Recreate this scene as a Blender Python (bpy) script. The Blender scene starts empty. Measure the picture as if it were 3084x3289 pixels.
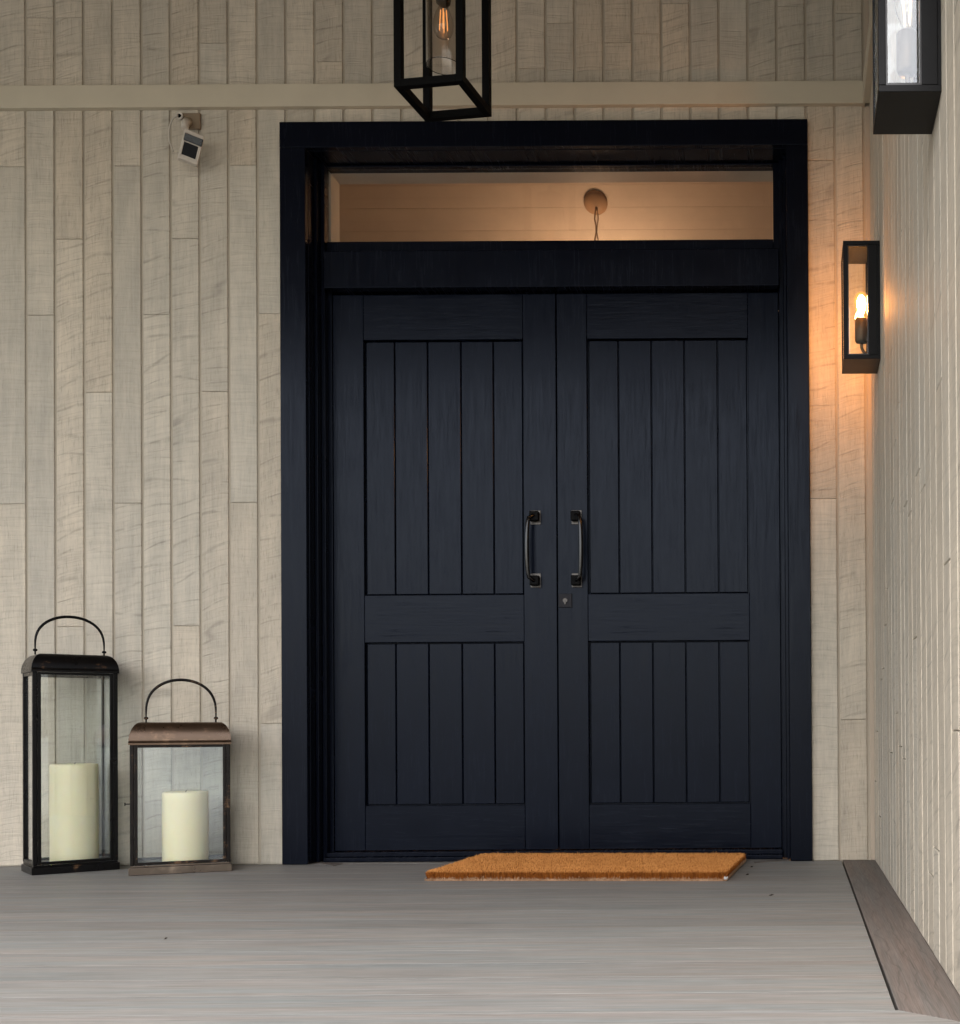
import bpy, math, random
from mathutils import Matrix, Vector, Euler

random.seed(7)
scene = bpy.context.scene
COL = scene.collection
R = math.radians

# ------------------------------------------------------------ camera
cam_d = bpy.data.cameras.new("camera")
cam = bpy.data.objects.new("camera", cam_d)
COL.objects.link(cam)
rr = (0.99998, 0.00682, -0.00200)      # camera axes, from the vanishing points of the porch
dn = (-0.00681, 0.99995, 0.00737)
fw = (0.00205, -0.00735, 0.99997)
def _w(v): return Vector((v[0], v[2], -v[1]))
xr, yu, zb = _w(rr), -_w(dn), -_w(fw)
m = Matrix(((xr.x, yu.x, zb.x, 0.0), (xr.y, yu.y, zb.y, -4.2), (xr.z, yu.z, zb.z, 0.4394), (0, 0, 0, 1)))
cam.matrix_world = m
cam_d.sensor_fit = 'HORIZONTAL'
cam_d.sensor_width = 36.0
cam_d.lens = 36.0 * 3950.0 / 3084.0
cam_d.shift_x = -0.3308
cam_d.shift_y = 0.2196
cam_d.clip_start = 0.02
cam_d.clip_end = 3000
scene.camera = cam

# ------------------------------------------------------------ world, sun, exposure
SUN_EL, SUN_AZ = 50.0, 193.0           # azimuth clockwise from +Y
world = bpy.data.worlds.new("World")
scene.world = world
world.use_nodes = True
wn = world.node_tree
wn.nodes.clear()
sky = wn.nodes.new('ShaderNodeTexSky')
sky.sky_type = 'NISHITA'
sky.sun_disc = False
sky.sun_elevation = R(SUN_EL)
sky.sun_rotation = R(SUN_AZ)
sky.air_density = 1.0
sky.dust_density = 3.5
sky.ozone_density = 1.0
hs = wn.nodes.new('ShaderNodeHueSaturation')
hs.inputs['Saturation'].default_value = 0.55
bg = wn.nodes.new('ShaderNodeBackground')
bg.inputs['Strength'].default_value = 0.15
wo = wn.nodes.new('ShaderNodeOutputWorld')
wn.links.new(sky.outputs[0], hs.inputs['Color'])
wn.links.new(hs.outputs[0], bg.inputs['Color'])
wn.links.new(bg.outputs[0], wo.inputs['Surface'])

sun_d = bpy.data.lights.new("sun", 'SUN')
sun_d.energy = 0.6
sun_d.angle = R(22)
sun_d.color = (1.0, 0.97, 0.93)
sun = bpy.data.objects.new("sun", sun_d)
COL.objects.link(sun)
a_, e_ = R(SUN_AZ), R(SUN_EL)
to_sun = Vector((math.sin(a_) * math.cos(e_), math.cos(a_) * math.cos(e_), math.sin(e_)))
sun.rotation_euler = to_sun.to_track_quat('Z', 'Y').to_euler()

scene.view_settings.view_transform = 'Standard'
scene.view_settings.look = 'None'
scene.view_settings.exposure = 1.74
scene.view_settings.gamma = 1.0
scene.view_settings.use_curve_mapping = False
scene.cycles.use_denoising = True
scene.cycles.sample_clamp_indirect = 6.0
scene.cycles.max_bounces = 10
scene.cycles.diffuse_bounces = 6
scene.cycles.transparent_max_bounces = 24
scene.cycles.caustics_reflective = False
scene.cycles.caustics_refractive = False

HALL = 12.5      # hall globe
BULB = 290.0      # lit wall lantern

# ------------------------------------------------------------ mesh helpers
class MB:
    def __init__(s): s.v = []; s.f = []; s.sm = []
    def add(s, vs, fs, smooth=False):
        b = len(s.v)
        s.v += [tuple(p) for p in vs]
        for f in fs:
            s.f.append(tuple(b + i for i in f)); s.sm.append(smooth)
        return s
    def box(s, x0, x1, y0, y1, z0, z1):
        vs = [(x0,y0,z0),(x1,y0,z0),(x1,y1,z0),(x0,y1,z0),(x0,y0,z1),(x1,y0,z1),(x1,y1,z1),(x0,y1,z1)]
        return s.add(vs, [(0,3,2,1),(4,5,6,7),(0,1,5,4),(1,2,6,5),(2,3,7,6),(3,0,4,7)])
    def prism(s, poly, z0, z1):
        n = len(poly)
        vs = [(x, y, z0) for x, y in poly] + [(x, y, z1) for x, y in poly]
        return s.add(vs, [tuple(range(n))[::-1], tuple(range(n, 2*n))] + [(i, (i+1) % n, n+(i+1) % n, n+i) for i in range(n)])
    def lathe(s, prof, c=(0,0,0), n=24, cap=True):
        vs = []; fs = []
        for r, z in prof:
            for k in range(n):
                a = 2*math.pi*k/n
                vs.append((c[0]+r*math.cos(a), c[1]+r*math.sin(a), c[2]+z))
        for j in range(len(prof)-1):
            for k in range(n):
                fs.append((j*n+k, j*n+(k+1) % n, (j+1)*n+(k+1) % n, (j+1)*n+k))
        s.add(vs, fs, True)
        if cap:
            b = len(s.v) - n*len(prof)
            s.f.append(tuple(b+k for k in range(n))[::-1]); s.sm.append(False)
            s.f.append(tuple(b+(len(prof)-1)*n+k for k in range(n))); s.sm.append(False)
        return s
    def tube(s, pts, rad, n=10, closed=False):
        pts = [Vector(p) for p in pts]; N = len(pts)
        rad = rad if isinstance(rad, (list, tuple)) else [rad]*N
        vs = []; fs = []; up = None
        for i, p in enumerate(pts):
            a = pts[max(i-1, 0)]; b = pts[min(i+1, N-1)]
            t = (b-a).normalized()
            if up is None:
                up = Vector((0,0,1)) if abs(t.z) < .9 else Vector((1,0,0))
            u = (up - t*up.dot(t)).normalized(); w = t.cross(u); up = u
            for k in range(n):
                q = 2*math.pi*k/n
                vs.append(p + (u*math.cos(q) + w*math.sin(q))*rad[i])
        for i in range(N-1):
            for k in range(n):
                fs.append((i*n+k, i*n+(k+1) % n, (i+1)*n+(k+1) % n, (i+1)*n+k))
        b = len(s.v)
        s.add(vs, fs, True)
        s.f.append(tuple(b+k for k in range(n))[::-1]); s.sm.append(False)
        s.f.append(tuple(b+(N-1)*n+k for k in range(n))); s.sm.append(False)
        return s
    def mesh(s, name):
        me = bpy.data.meshes.new(name)
        me.from_pydata(s.v, [], s.f)
        me.polygons.foreach_set('use_smooth', s.sm)
        me.update()
        return me

def obj(name, mb, mat, parent=None, loc=(0,0,0), rot=(0,0,0), bevel=0, kind=None, label=None):
    me = mb.mesh(name) if isinstance(mb, MB) else mb
    if mat and not me.materials: me.materials.append(mat)
    o = bpy.data.objects.new(name, me)
    COL.objects.link(o)
    o.location = loc; o.rotation_euler = rot
    if parent: o.parent = parent
    if bevel:
        b = o.modifiers.new('edge', 'BEVEL'); b.width = bevel; b.segments = 2
        b.limit_method = 'ANGLE'; b.angle_limit = R(40); b.harden_normals = False
    if kind: o['kind'] = kind
    if label: o['label'] = label
    return o

def thing(name, label, cat, loc=(0,0,0), rotz=0, group=None):
    o = bpy.data.objects.new(name, None)
    COL.objects.link(o); o.empty_display_size = .05
    o.location = loc; o.rotation_euler = (0, 0, rotz)
    o['label'] = label; o['category'] = cat
    if group: o['group'] = group
    return o

def tag(o, label, cat, group=None):
    o['label'] = label; o['category'] = cat
    if group: o['group'] = group
    return o

def basis(cx, cy, cz):
    return Matrix((cx, cy, cz)).transposed().to_euler()

def board_mesh(w, L, t=.018, b=.0022):
    """a plank standing on its end: front face towards -Y, width X, length Z, chamfered front edges"""
    x, z = w/2, L/2
    def ring(y, i): return [(-x+i, y, -z+i), (x-i, y, -z+i), (x-i, y, z-i), (-x+i, y, z-i)]
    mb = MB()
    vs = ring(t, 0) + ring(b, 0) + ring(0, b)
    fs = [(0,1,2,3)[::-1], (8,9,10,11)]
    for j in (0, 4):
        for k in range(4):
            fs.append((j+k, j+(k+1) % 4, j+4+(k+1) % 4, j+4+k))
    mb.add(vs, fs)
    return mb

# ------------------------------------------------------------ materials
def new_mat(name):
    mt = bpy.data.materials.new(name); mt.use_nodes = True
    nt = mt.node_tree; nt.nodes.clear()
    out = nt.nodes.new('ShaderNodeOutputMaterial')
    bs = nt.nodes.new('ShaderNodeBsdfPrincipled')
    nt.links.new(bs.outputs[0], out.inputs['Surface'])
    return mt, nt, bs, out

class G:
    """small node-graph writer"""
    def __init__(s, nt): s.nt = nt
    def n(s, t, **kw):
        nd = s.nt.nodes.new(t)
        for k, v in kw.items(): setattr(nd, k, v)
        return nd
    def set(s, sock, v):
        if hasattr(v, 'is_linked') or hasattr(v, 'links'): s.nt.links.new(v, sock)
        else: sock.default_value = v
    def math(s, op, a, b=0.0, c=None):
        nd = s.n('ShaderNodeMath', operation=op)
        s.set(nd.inputs[0], a); s.set(nd.inputs[1], b)
        if c is not None: s.set(nd.inputs[2], c)
        return nd.outputs[0]
    def noise(s, vec, scale, detail=3, rough=.55, dist=0.0):
        nd = s.n('ShaderNodeTexNoise')
        s.set(nd.inputs['Vector'], vec); nd.inputs['Scale'].default_value = scale
        nd.inputs['Detail'].default_value = detail; nd.inputs['Roughness'].default_value = rough
        nd.inputs['Distortion'].default_value = dist
        return nd.outputs['Fac']
    def comb(s, x, y, z):
        nd = s.n('ShaderNodeCombineXYZ')
        for i, v in enumerate((x, y, z)): s.set(nd.inputs[i], v)
        return nd.outputs[0]
    def mapr(s, v, a, b, c, d, smooth=False):
        nd = s.n('ShaderNodeMapRange')
        if smooth: nd.interpolation_type = 'SMOOTHSTEP'
        s.set(nd.inputs[0], v)
        for i, q in enumerate((a, b, c, d)): s.set(nd.inputs[i+1], q)
        return nd.outputs[0]
    def mixc(s, fac, a, b, mode='MIX'):
        nd = s.n('ShaderNodeMix', data_type='RGBA', blend_type=mode)
        s.set(nd.inputs[0], fac); s.set(nd.inputs[6], a); s.set(nd.inputs[7], b)
        return nd.outputs[2]
    def bump(s, h, strength=.3, dist=.001, nrm=None):
        nd = s.n('ShaderNodeBump')
        nd.inputs['Strength'].default_value = strength; nd.inputs['Distance'].default_value = dist
        s.set(nd.inputs['Height'], h)
        if nrm is not None: s.set(nd.inputs['Normal'], nrm)
        return nd.outputs[0]
    def xyz(s, v):
        nd = s.n('ShaderNodeSeparateXYZ'); s.set(nd.inputs[0], v)
        return nd.outputs[0], nd.outputs[1], nd.outputs[2]
    def scale_c(s, col, fac):
        nd = s.n('ShaderNodeVectorMath', operation='SCALE')
        if isinstance(col, tuple): col = col[:3]
        s.set(nd.inputs[0], col); s.set(nd.inputs['Scale'], fac)
        return nd.outputs[0]

def c4(c): return (c[0], c[1], c[2], 1.0)

def mat_sawn_board(name, base, relief=.9):
    """band-sawn, stained cladding board; length runs along local Z"""
    mt, nt, bs, out = new_mat(name); g = G(nt)
    oc = g.n('ShaderNodeTexCoord').outputs['Object']
    rnd = g.n('ShaderNodeObjectInfo').outputs['Random']
    x, y, z = g.xyz(oc)
    r2 = g.math('FRACT', g.math('MULTIPLY', rnd, 57.31))
    r3 = g.math('FRACT', g.math('MULTIPLY', rnd, 191.7))
    r4 = g.math('FRACT', g.math('MULTIPLY', rnd, 733.1))
    ox = g.math('MULTIPLY', rnd, 41.0); oz = g.math('MULTIPLY', r2, 77.0)
    X = g.math('ADD', x, ox); Z = g.math('ADD', z, oz)
    # blade travel: strokes across the face, their tilt and curve differ from board to board
    slope = g.mapr(g.math('GREATER_THAN', r3, .45), 0, 1, .02, .24)
    slope = g.math('ADD', slope, g.mapr(r2, 0, 1, -.05, .06))
    x2 = g.math('MULTIPLY', g.math('MULTIPLY', x, x), 1.2)
    wob = g.math('MULTIPLY', g.noise(g.comb(X, 0.0, Z), 3.0, 2), .05)
    s = g.math('ADD', g.math('SUBTRACT', Z, g.math('MULTIPLY', x, slope)), g.math('ADD', x2, wob))
    fine = g.noise(g.comb(g.math('MULTIPLY', X, 5.0), 0.0, g.math('MULTIPLY', s, 150.0)), 1.0, 3, .6)
    mid = g.noise(g.comb(g.math('MULTIPLY', X, 3.0), 4.0, g.math('MULTIPLY', s, 40.0)), 1.0, 2, .5)
    # separate blade strokes: thin lines every 5 to 8 cm, unevenly spaced and broken
    jit = g.noise(g.comb(g.math('MULTIPLY', X, 2.0), 9.0, g.math('MULTIPLY', s, 7.0)), 1.0, 1.5, .5)
    ph = g.math('ADD', g.math('MULTIPLY', s, 14.0), g.math('MULTIPLY', jit, 3.2))
    tri = g.math('ABSOLUTE', g.math('SUBTRACT', g.math('FRACT', ph), .5))
    stroke = g.mapr(tri, .0, .085, 1, 0, True)
    brk = g.noise(g.comb(g.math('MULTIPLY', X, 18.0), 3.0, g.math('MULTIPLY', s, 12.0)), 1.0, 2, .6)
    stroke = g.math('MULTIPLY', stroke, g.mapr(brk, .35, .6, .1, 1.0, True))
    stroke = g.math('MULTIPLY', stroke, g.mapr(r3, .40, .55, .12, 1.0))
    line = g.mapr(g.math('ABSOLUTE', g.math('SUBTRACT', mid, .52)), .0, .05, 1, 0, True)
    # long fibres
    fib = g.noise(g.comb(g.math('MULTIPLY', X, 210.0), 0.0, g.math('MULTIPLY', Z, 22.0)), 1.0, 3, .65)
    fib2 = g.noise(g.comb(g.math('MULTIPLY', X, 90.0), 2.0, g.math('MULTIPLY', Z, 5.0)), 1.0, 3, .6, .6)
    pores = g.mapr(fib, .52, .68, 0, 1, True)
    blot = g.noise(g.comb(g.math('MULTIPLY', X, 14.0), 7.0, g.math('MULTIPLY', Z, 4.0)), 1.0, 4, .6)
    val = g.mapr(r4, 0, 1, .92, 1.08)
    val = g.math('MULTIPLY', val, g.mapr(blot, .3, .7, .88, 1.12))
    val = g.math('MULTIPLY', val, g.mapr(fine, .3, .7, .95, 1.05))
    val = g.math('MULTIPLY', val, g.mapr(fib2, .3, .7, .93, 1.06))
    val = g.math('MULTIPLY', val, g.math('SUBTRACT', 1.0, g.math('MULTIPLY', pores, g.mapr(r2, 0, 1, .10, .24))))
    val = g.math('MULTIPLY', val, g.math('SUBTRACT', 1.0, g.math('MULTIPLY', stroke, .24)))
    val = g.math('MULTIPLY', val, g.math('SUBTRACT', 1.0, g.math('MULTIPLY', line, g.mapr(r4, 0, 1, .02, .09))))
    warm = (base[0]*1.04, base[1]*.98, base[2]*.92); cool = (base[0]*.97, base[1]*1.01, base[2]*1.05)
    tint = g.math('ADD', g.math('MULTIPLY', r2, .5), g.math('MULTIPLY', blot, .5))
    col = g.scale_c(g.mixc(tint, c4(cool), c4(warm)), val)
    nt.links.new(col, bs.inputs['Base Color'])
    bs.inputs['Roughness'].default_value = .72
    bs.inputs['Specular IOR Level'].default_value = .3
    h = g.math('ADD', g.math('MULTIPLY', fine, .6), g.math('MULTIPLY', fib, .5))
    h = g.math('SUBTRACT', h, g.math('ADD', g.math('MULTIPLY', stroke, .7), g.math('MULTIPLY', line, .5)))
    nt.links.new(g.bump(h, relief, .0018), bs.inputs['Normal'])
    return mt

def mat_paint(name, base, rough=.5, spec=.5, grain=0.0, axis='Z', mottle=.05, metallic=0.0, bumpd=.0004):
    """painted or coated surface with a little mottle; grain > 0 lets timber grain telegraph through"""
    mt, nt, bs, out = new_mat(name); g = G(nt)
    oc = g.n('ShaderNodeTexCoord').outputs['Object']
    rnd = g.n('ShaderNodeObjectInfo').outputs['Random']
    x, y, z = g.xyz(oc)
    o = g.math('MULTIPLY', rnd, 63.0)
    x = g.math('ADD', x, o); z = g.math('ADD', z, g.math('MULTIPLY', rnd, 17.0))
    m1 = g.noise(g.comb(x, y, z), 9.0, 4, .6)
    val = g.mapr(m1, .3, .7, 1-mottle, 1+mottle)
    if grain:
        if axis == 'Z': v = g.comb(g.math('MULTIPLY', x, 120.0), y, g.math('MULTIPLY', z, 6.0))
        else: v = g.comb(g.math('MULTIPLY', x, 6.0), y, g.math('MULTIPLY', z, 120.0))
        f = g.noise(v, 1.0, 4, .65, .8)
        cr = g.mapr(f, .60, .74, 0, 1, True)
        patch = g.mapr(g.noise(g.comb(x, y, z), 4.0, 2), .4, .65, .15, 1, True)
        cr = g.math('MULTIPLY', cr, patch)
        val = g.math('MULTIPLY', val, g.math('SUBTRACT', 1.0, g.math('MULTIPLY', cr, .35*grain)))
        val = g.math('MULTIPLY', val, g.mapr(rnd, 0, 1, .92, 1.10))
        h = g.math('SUBTRACT', g.math('MULTIPLY', f, .5), g.math('MULTIPLY', cr, .6))
        nt.links.new(g.bump(h, .60*grain, bumpd*1.8), bs.inputs['Normal'])
        rfib = g.mapr(f, .35, .65, -.05, .07)
    else:
        hh = g.noise(oc, 260.0, 3, .6)
        nt.links.new(g.bump(hh, .25, bumpd), bs.inputs['Normal'])
    nt.links.new(g.scale_c(c4(base), val), bs.inputs['Base Color'])
    rg = g.mapr(m1, .3, .7, rough-.02, rough+.03)
    if grain: rg = g.math('ADD', rg, rfib)
    nt.links.new(rg, bs.inputs['Roughness'])
    bs.inputs['Specular IOR Level'].default_value = spec
    bs.inputs['Metallic'].default_value = metallic
    if grain and base[2] > base[0]*2: bs.inputs['Specular Tint'].default_value = (.74, .83, 1.0, 1)   # navy lacquer
    return mt

def mat_deck(name, base, figure=0.0):
    """composite deck board, brushed grain along local X"""
    mt, nt, bs, out = new_mat(name); g = G(nt)
    oc = g.n('ShaderNodeTexCoord').outputs['Object']
    rnd = g.n('ShaderNodeObjectInfo').outputs['Random']
    x, y, z = g.xyz(oc)
    X = g.math('ADD', x, g.math('MULTIPLY', rnd, 91.0))
    r2 = g.math('FRACT', g.math('MULTIPLY', rnd, 91.7))
    f1 = g.noise(g.comb(g.math('MULTIPLY', X, 9.0), g.math('MULTIPLY', y, 420.0), 0.0), 1.0, 3, .65)
    f2 = g.noise(g.comb(g.math('MULTIPLY', X, 3.5), g.math('MULTIPLY', y, 120.0), 3.0), 1.0, 4, .6, .3)
    f3 = g.noise(g.comb(g.math('MULTIPLY', X, .9), g.math('MULTIPLY', y, 22.0), 8.0), 1.0, 3, .6)
    b1 = g.noise(g.comb(X, g.math('MULTIPLY', y, 4.0), 5.0), 2.2, 4, .6)
    val = g.mapr(f1, .3, .7, .70, 1.26)
    val = g.math('MULTIPLY', val, g.mapr(f2, .3, .7, .82, 1.15))
    val = g.math('MULTIPLY', val, g.mapr(f3, .3, .7, .93, 1.07))
    val = g.math('MULTIPLY', val, g.mapr(b1, .3, .7, .92, 1.08))
    val = g.math('MULTIPLY', val, g.mapr(r2, 0, 1, .93, 1.06))
    dark = g.mapr(f2, .62, .72, 0, 1, True)
    val = g.math('MULTIPLY', val, g.math('SUBTRACT', 1.0, g.math('MULTIPLY', dark, .25)))
    if figure:
        # cathedral figure
        w = g.n('ShaderNodeTexWave', wave_type='BANDS', bands_direction='Y', wave_profile='SAW')
        nt.links.new(g.comb(g.math('MULTIPLY', X, .45), y, 0.0), w.inputs['Vector'])
        w.inputs['Scale'].default_value = 9.0; w.inputs['Distortion'].default_value = 7.0
        w.inputs['Detail'].default_value = 2.0; w.inputs['Detail Scale'].default_value = 1.2
        ln = g.mapr(w.outputs['Fac'], .82, .97, 0, 1, True)
        val = g.math('MULTIPLY', val, g.math('SUBTRACT', 1.0, g.math('MULTIPLY', ln, figure)))
    cool = (base[0]*.95, base[1]*1.0, base[2]*1.03); warm = (base[0]*1.08, base[1]*.97, base[2]*.93)
    mixf = g.mapr(g.noise(g.comb(g.math('MULTIPLY', X, 1.3), g.math('MULTIPLY', y, 30.0), 2.0), 1.0, 3, .6), .35, .65, 0, 1)
    nt.links.new(g.scale_c(g.mixc(mixf, c4(cool), c4(warm)), val), bs.inputs['Base Color'])
    bs.inputs['Roughness'].default_value = .6
    bs.inputs['Specular IOR Level'].default_value = .35
    nt.links.new(g.bump(g.math('ADD', f1, f2), .6, .0008), bs.inputs['Normal'])
    return mt

def mat_glass(name, tint=(.97, .985, .98), rough=.0, refl=1.0):
    """thin pane: mirror reflection by Fresnel, the rest passes straight through"""
    mt, nt, bs, out = new_mat(name); g = G(nt)
    nt.nodes.remove(bs)
    tr = g.n('ShaderNodeBsdfTransparent'); tr.inputs['Color'].default_value = c4(tint)
    gl = g.n('ShaderNodeBsdfGlossy'); gl.inputs['Roughness'].default_value = rough
    gl.inputs['Color'].default_value = (.94, .97, 1, 1)
    geo = g.n('ShaderNodeNewGeometry')
    dt = g.n('ShaderNodeVectorMath', operation='DOT_PRODUCT')
    nt.links.new(geo.outputs['Normal'], dt.inputs[0]); nt.links.new(geo.outputs['Incoming'], dt.inputs[1])
    inv = g.math('SUBTRACT', 1.0, g.math('ABSOLUTE', dt.outputs['Value']))
    fres = g.math('ADD', .04, g.math('MULTIPLY', .96, g.math('POWER', inv, 5.0)))   # Schlick, per face
    mx = g.n('ShaderNodeMixShader')
    nt.links.new(g.math('MINIMUM', g.math('MULTIPLY', fres, refl), 1.0), mx.inputs[0])
    nt.links.new(tr.outputs[0], mx.inputs[1]); nt.links.new(gl.outputs[0], mx.inputs[2])
    nt.links.new(mx.outputs[0], out.inputs['Surface'])
    return mt

def mat_emit(name, col, strength):
    mt, nt, bs, out = new_mat(name)
    nt.nodes.remove(bs)
    e = nt.nodes.new('ShaderNodeEmission')
    e.inputs['Color'].default_value = c4(col); e.inputs['Strength'].default_value = strength
    nt.links.new(e.outputs[0], out.inputs['Surface'])
    return mt

def mat_bronze(name, dark, copper, amount, mottle):
    """blackened metal rubbed back to copper in places"""
    mt, nt, bs, out = new_mat(name); g = G(nt)
    oc = g.n('ShaderNodeTexCoord').outputs['Object']
    a = g.noise(oc, 13.0, 4, .62); b = g.noise(oc, 70.0, 3, .6)
    x, y, z = g.xyz(oc)
    st = g.noise(g.comb(g.math('MULTIPLY', x, 15.0), g.math('MULTIPLY', y, 15.0), g.math('MULTIPLY', z, 160.0)), 1.0, 3, .6)
    t = g.math('ADD', g.math('MULTIPLY', a, .6), g.math('ADD', g.math('MULTIPLY', b, .2), g.math('MULTIPLY', st, .2)))
    f = g.mapr(t, .62-amount, .66-amount+.12/mottle, 0, 1, True)
    nt.links.new(g.mixc(f, c4(dark), c4(copper)), bs.inputs['Base Color'])
    nt.links.new(g.mapr(f, 0, 1, .3 if mottle > .9 else .9, .95), bs.inputs['Metallic'])
    nt.links.new(g.mapr(a, .3, .7, .24, .36), bs.inputs['Roughness'])
    bs.inputs['Specular IOR Level'].default_value = .15
    nt.links.new(g.bump(a, .15, .0005), bs.inputs['Normal'])
    return mt

CLAD = (.490, .442, .362)
M_board = mat_sawn_board('sawn_cladding', CLAD, .7)
M_board2 = mat_sawn_board('sawn_cladding_side', CLAD, .22)
M_back = mat_paint('cladding_backing', (.42, .37, .295), .8, .2)
M_trim = mat_paint('painted_trim', (.50, .450, .350), .6, .3, mottle=.03)
M_bead = mat_paint('painted_bead', (.43, .36, .28), .6, .3, mottle=.03)
NAVY = (.0023, .0036, .0083)
M_door_v = mat_paint('navy_paint_upright_grain', NAVY, .22, .115, 1.0, 'Z', .10)
M_door_h = mat_paint('navy_paint_level_grain', NAVY, .22, .115, 1.3, 'X', .10)
M_case = mat_paint('navy_paint_smooth', (.0020, .0029, .0068), .22, .115, .5, 'Z', .08)
M_black = mat_paint('black_powder_coat', (.0015, .0016, .0020), .36, .18, mottle=.05, bumpd=.0003)
M_cage = mat_paint('matt_black_cage', (.0018, .0018, .002), .6, .08, mottle=.05, bumpd=.0003)
M_blackmetal = mat_paint('black_iron', (.0035, .0035, .004), .20, .5, mottle=.05, metallic=.0, bumpd=.0001)
M_pewter = mat_paint('worn_iron_plate', (.075, .070, .066), .38, .5, mottle=.35, metallic=.9, bumpd=.0002)
M_deck = mat_deck('deck_board', (.204, .205, .196))
M_deck2 = mat_deck('deck_border_board', (.130, .115, .105), .24)
M_gap = mat_paint('dark_subframe', (.015, .014, .013), .9, .1)
M_glass = mat_glass('clear_glass', refl=1.7)
M_lampglass = mat_glass('lamp_glass', refl=.7)
M_tgl = mat_glass('transom_glass', (.93, .93, .92), refl=1.0)
M_bulbglass = mat_glass('bulb_glass', (.90, .86, .82), refl=2.5)
M_bronze = mat_bronze('rubbed_bronze', (.005, .0045, .0045), (.22, .12, .065), .03, 1.0)
M_bronze2 = mat_bronze('bright_rubbed_bronze', (.10, .068, .048), (.46, .29, .18), .12, .35)
M_worn = mat_bronze('worn_bronze_frame', (.010, .008, .007), (.32, .19, .11), .085, 1.0)
M_pearl = mat_bronze('pale_rubbed_bronze', (.12, .095, .075), (.30, .23, .17), .12, .45)
M_white = mat_paint('aged_white_plastic', (.50, .46, .40), .45, .4, mottle=.06)
M_lens = mat_paint('black_lens', (.002, .002, .003), .10, .12, mottle=.02, bumpd=0)

def mat_wax():
    mt, nt, bs, out = new_mat('ivory_wax'); g = G(nt)
    oc = g.n('ShaderNodeTexCoord').outputs['Object']
    a = g.noise(oc, 14.0, 3)
    nt.links.new(g.mixc(a, (.88, .78, .49, 1), (.92, .85, .60, 1)), bs.inputs['Base Color'])
    bs.inputs['Roughness'].default_value = .38
    bs.inputs['Subsurface Weight'].default_value = .35
    bs.inputs['Subsurface Radius'].default_value = (.02, .014, .007)
    bs.inputs['Subsurface Scale'].default_value = .6
    x, y, z = g.xyz(oc)
    h = g.noise(g.comb(g.math('MULTIPLY', x, 8.0), g.math('MULTIPLY', y, 8.0), g.math('MULTIPLY', z, 120.0)), 1.0, 2)
    nt.links.new(g.bump(h, .3, .0006), bs.inputs['Normal'])
    return mt
M_wax = mat_wax()

def mat_coir(name, a, b, ta, tb):
    mt, nt, bs, out = new_mat(name); g = G(nt)
    oc = g.n('ShaderNodeTexCoord').outputs['Object']
    x, y, z = g.xyz(oc)
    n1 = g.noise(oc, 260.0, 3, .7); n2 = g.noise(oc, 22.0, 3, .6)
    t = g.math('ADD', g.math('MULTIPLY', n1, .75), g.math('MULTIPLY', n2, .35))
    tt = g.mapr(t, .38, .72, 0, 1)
    col = g.mixc(g.mapr(z, .0235, .0295, 0, 1, True), g.mixc(tt, c4(a), c4(b)), g.mixc(tt, c4(ta), c4(tb)))   # paler cut tips; shade of the sides painted in as darker rust below
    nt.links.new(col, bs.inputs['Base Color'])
    bs.inputs['Roughness'].default_value = .85
    bs.inputs['Specular IOR Level'].default_value = .15
    return mt
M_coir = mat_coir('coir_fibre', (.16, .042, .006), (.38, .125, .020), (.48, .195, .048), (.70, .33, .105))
M_coirback = mat_coir('mat_backing', (.25, .13, .06), (.60, .40, .26), (.25, .13, .06), (.60, .40, .26))

# ------------------------------------------------------------ ground and porch structure
def mat_ground():
    mt, nt, bs, out = new_mat('pale_gravel'); g = G(nt)
    oc = g.n('ShaderNodeTexCoord').outputs['Object']
    n = g.noise(oc, .35, 5, .6); n2 = g.noise(oc, 40.0, 3, .7)
    c = g.mixc(n, (.27, .265, .235, 1), (.40, .39, .35, 1))
    nt.links.new(g.scale_c(c, g.mapr(n2, .3, .7, .8, 1.2)), bs.inputs['Base Color'])
    bs.inputs['Roughness'].default_value = .9
    nt.links.new(g.bump(n2, .6, .01), bs.inputs['Normal'])
    return mt
gm = MB().add([(-900,-900,0),(900,-900,0),(900,900,0),(-900,900,0)], [(0,1,2,3)])
obj('ground', gm, mat_ground(), loc=(0,0,-.22), kind='structure')

WX0, WX1 = -5.5, .275      # porch runs from the left end of the wall to the side wall
WY0 = -3.65                # eave
SY0 = -2.43                # front end of the side wall
CZ = 3.12                  # ceiling

# floor: subframe with single boards on it
fl = obj('porch_floor', MB().box(WX0, WX1, -4.9, .02, -.2, -.022).box(-1.655, -.018, .02, .20, -.2, -.022), M_gap, kind='structure')
def floor_board(x0, x1, y0, y1, mat=M_deck, along='X', dz=0.0):
    if along == 'X': w, L = y1-y0, x1-x0
    else: w, L = x1-x0, y1-y0
    b = .0001; t = .021
    def ring(z, i): return [(-L/2+i, -w/2+i, z), (L/2-i, -w/2+i, z), (L/2-i, w/2-i, z), (-L/2+i, w/2-i, z)]
    mb = MB(); vs = ring(-t, 0) + ring(-b, 0) + ring(0, b)
    fs = [(0,1,2,3)[::-1], (8,9,10,11)]
    for j in (0, 4):
        for k in range(4): fs.append((j+k, j+(k+1) % 4, j+4+(k+1) % 4, j+4+k))
    mb.add(vs, fs)
    return obj('floor_board', mb, mat, fl, ((x0+x1)/2, (y0+y1)/2, dz), (0, 0, 0 if along == 'X' else R(90)))
XS = .1600
y = -2.26
pitch = .1408
k = 0
while y < -.01:
    y1 = min(y + pitch, -.0005)
    if y1 - y > .02: floor_board(WX0, XS-.0055, y+.0007, y1-.0007)
    y += pitch; k += 1
floor_board(-1.650, -.023, .001, .062)
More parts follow.
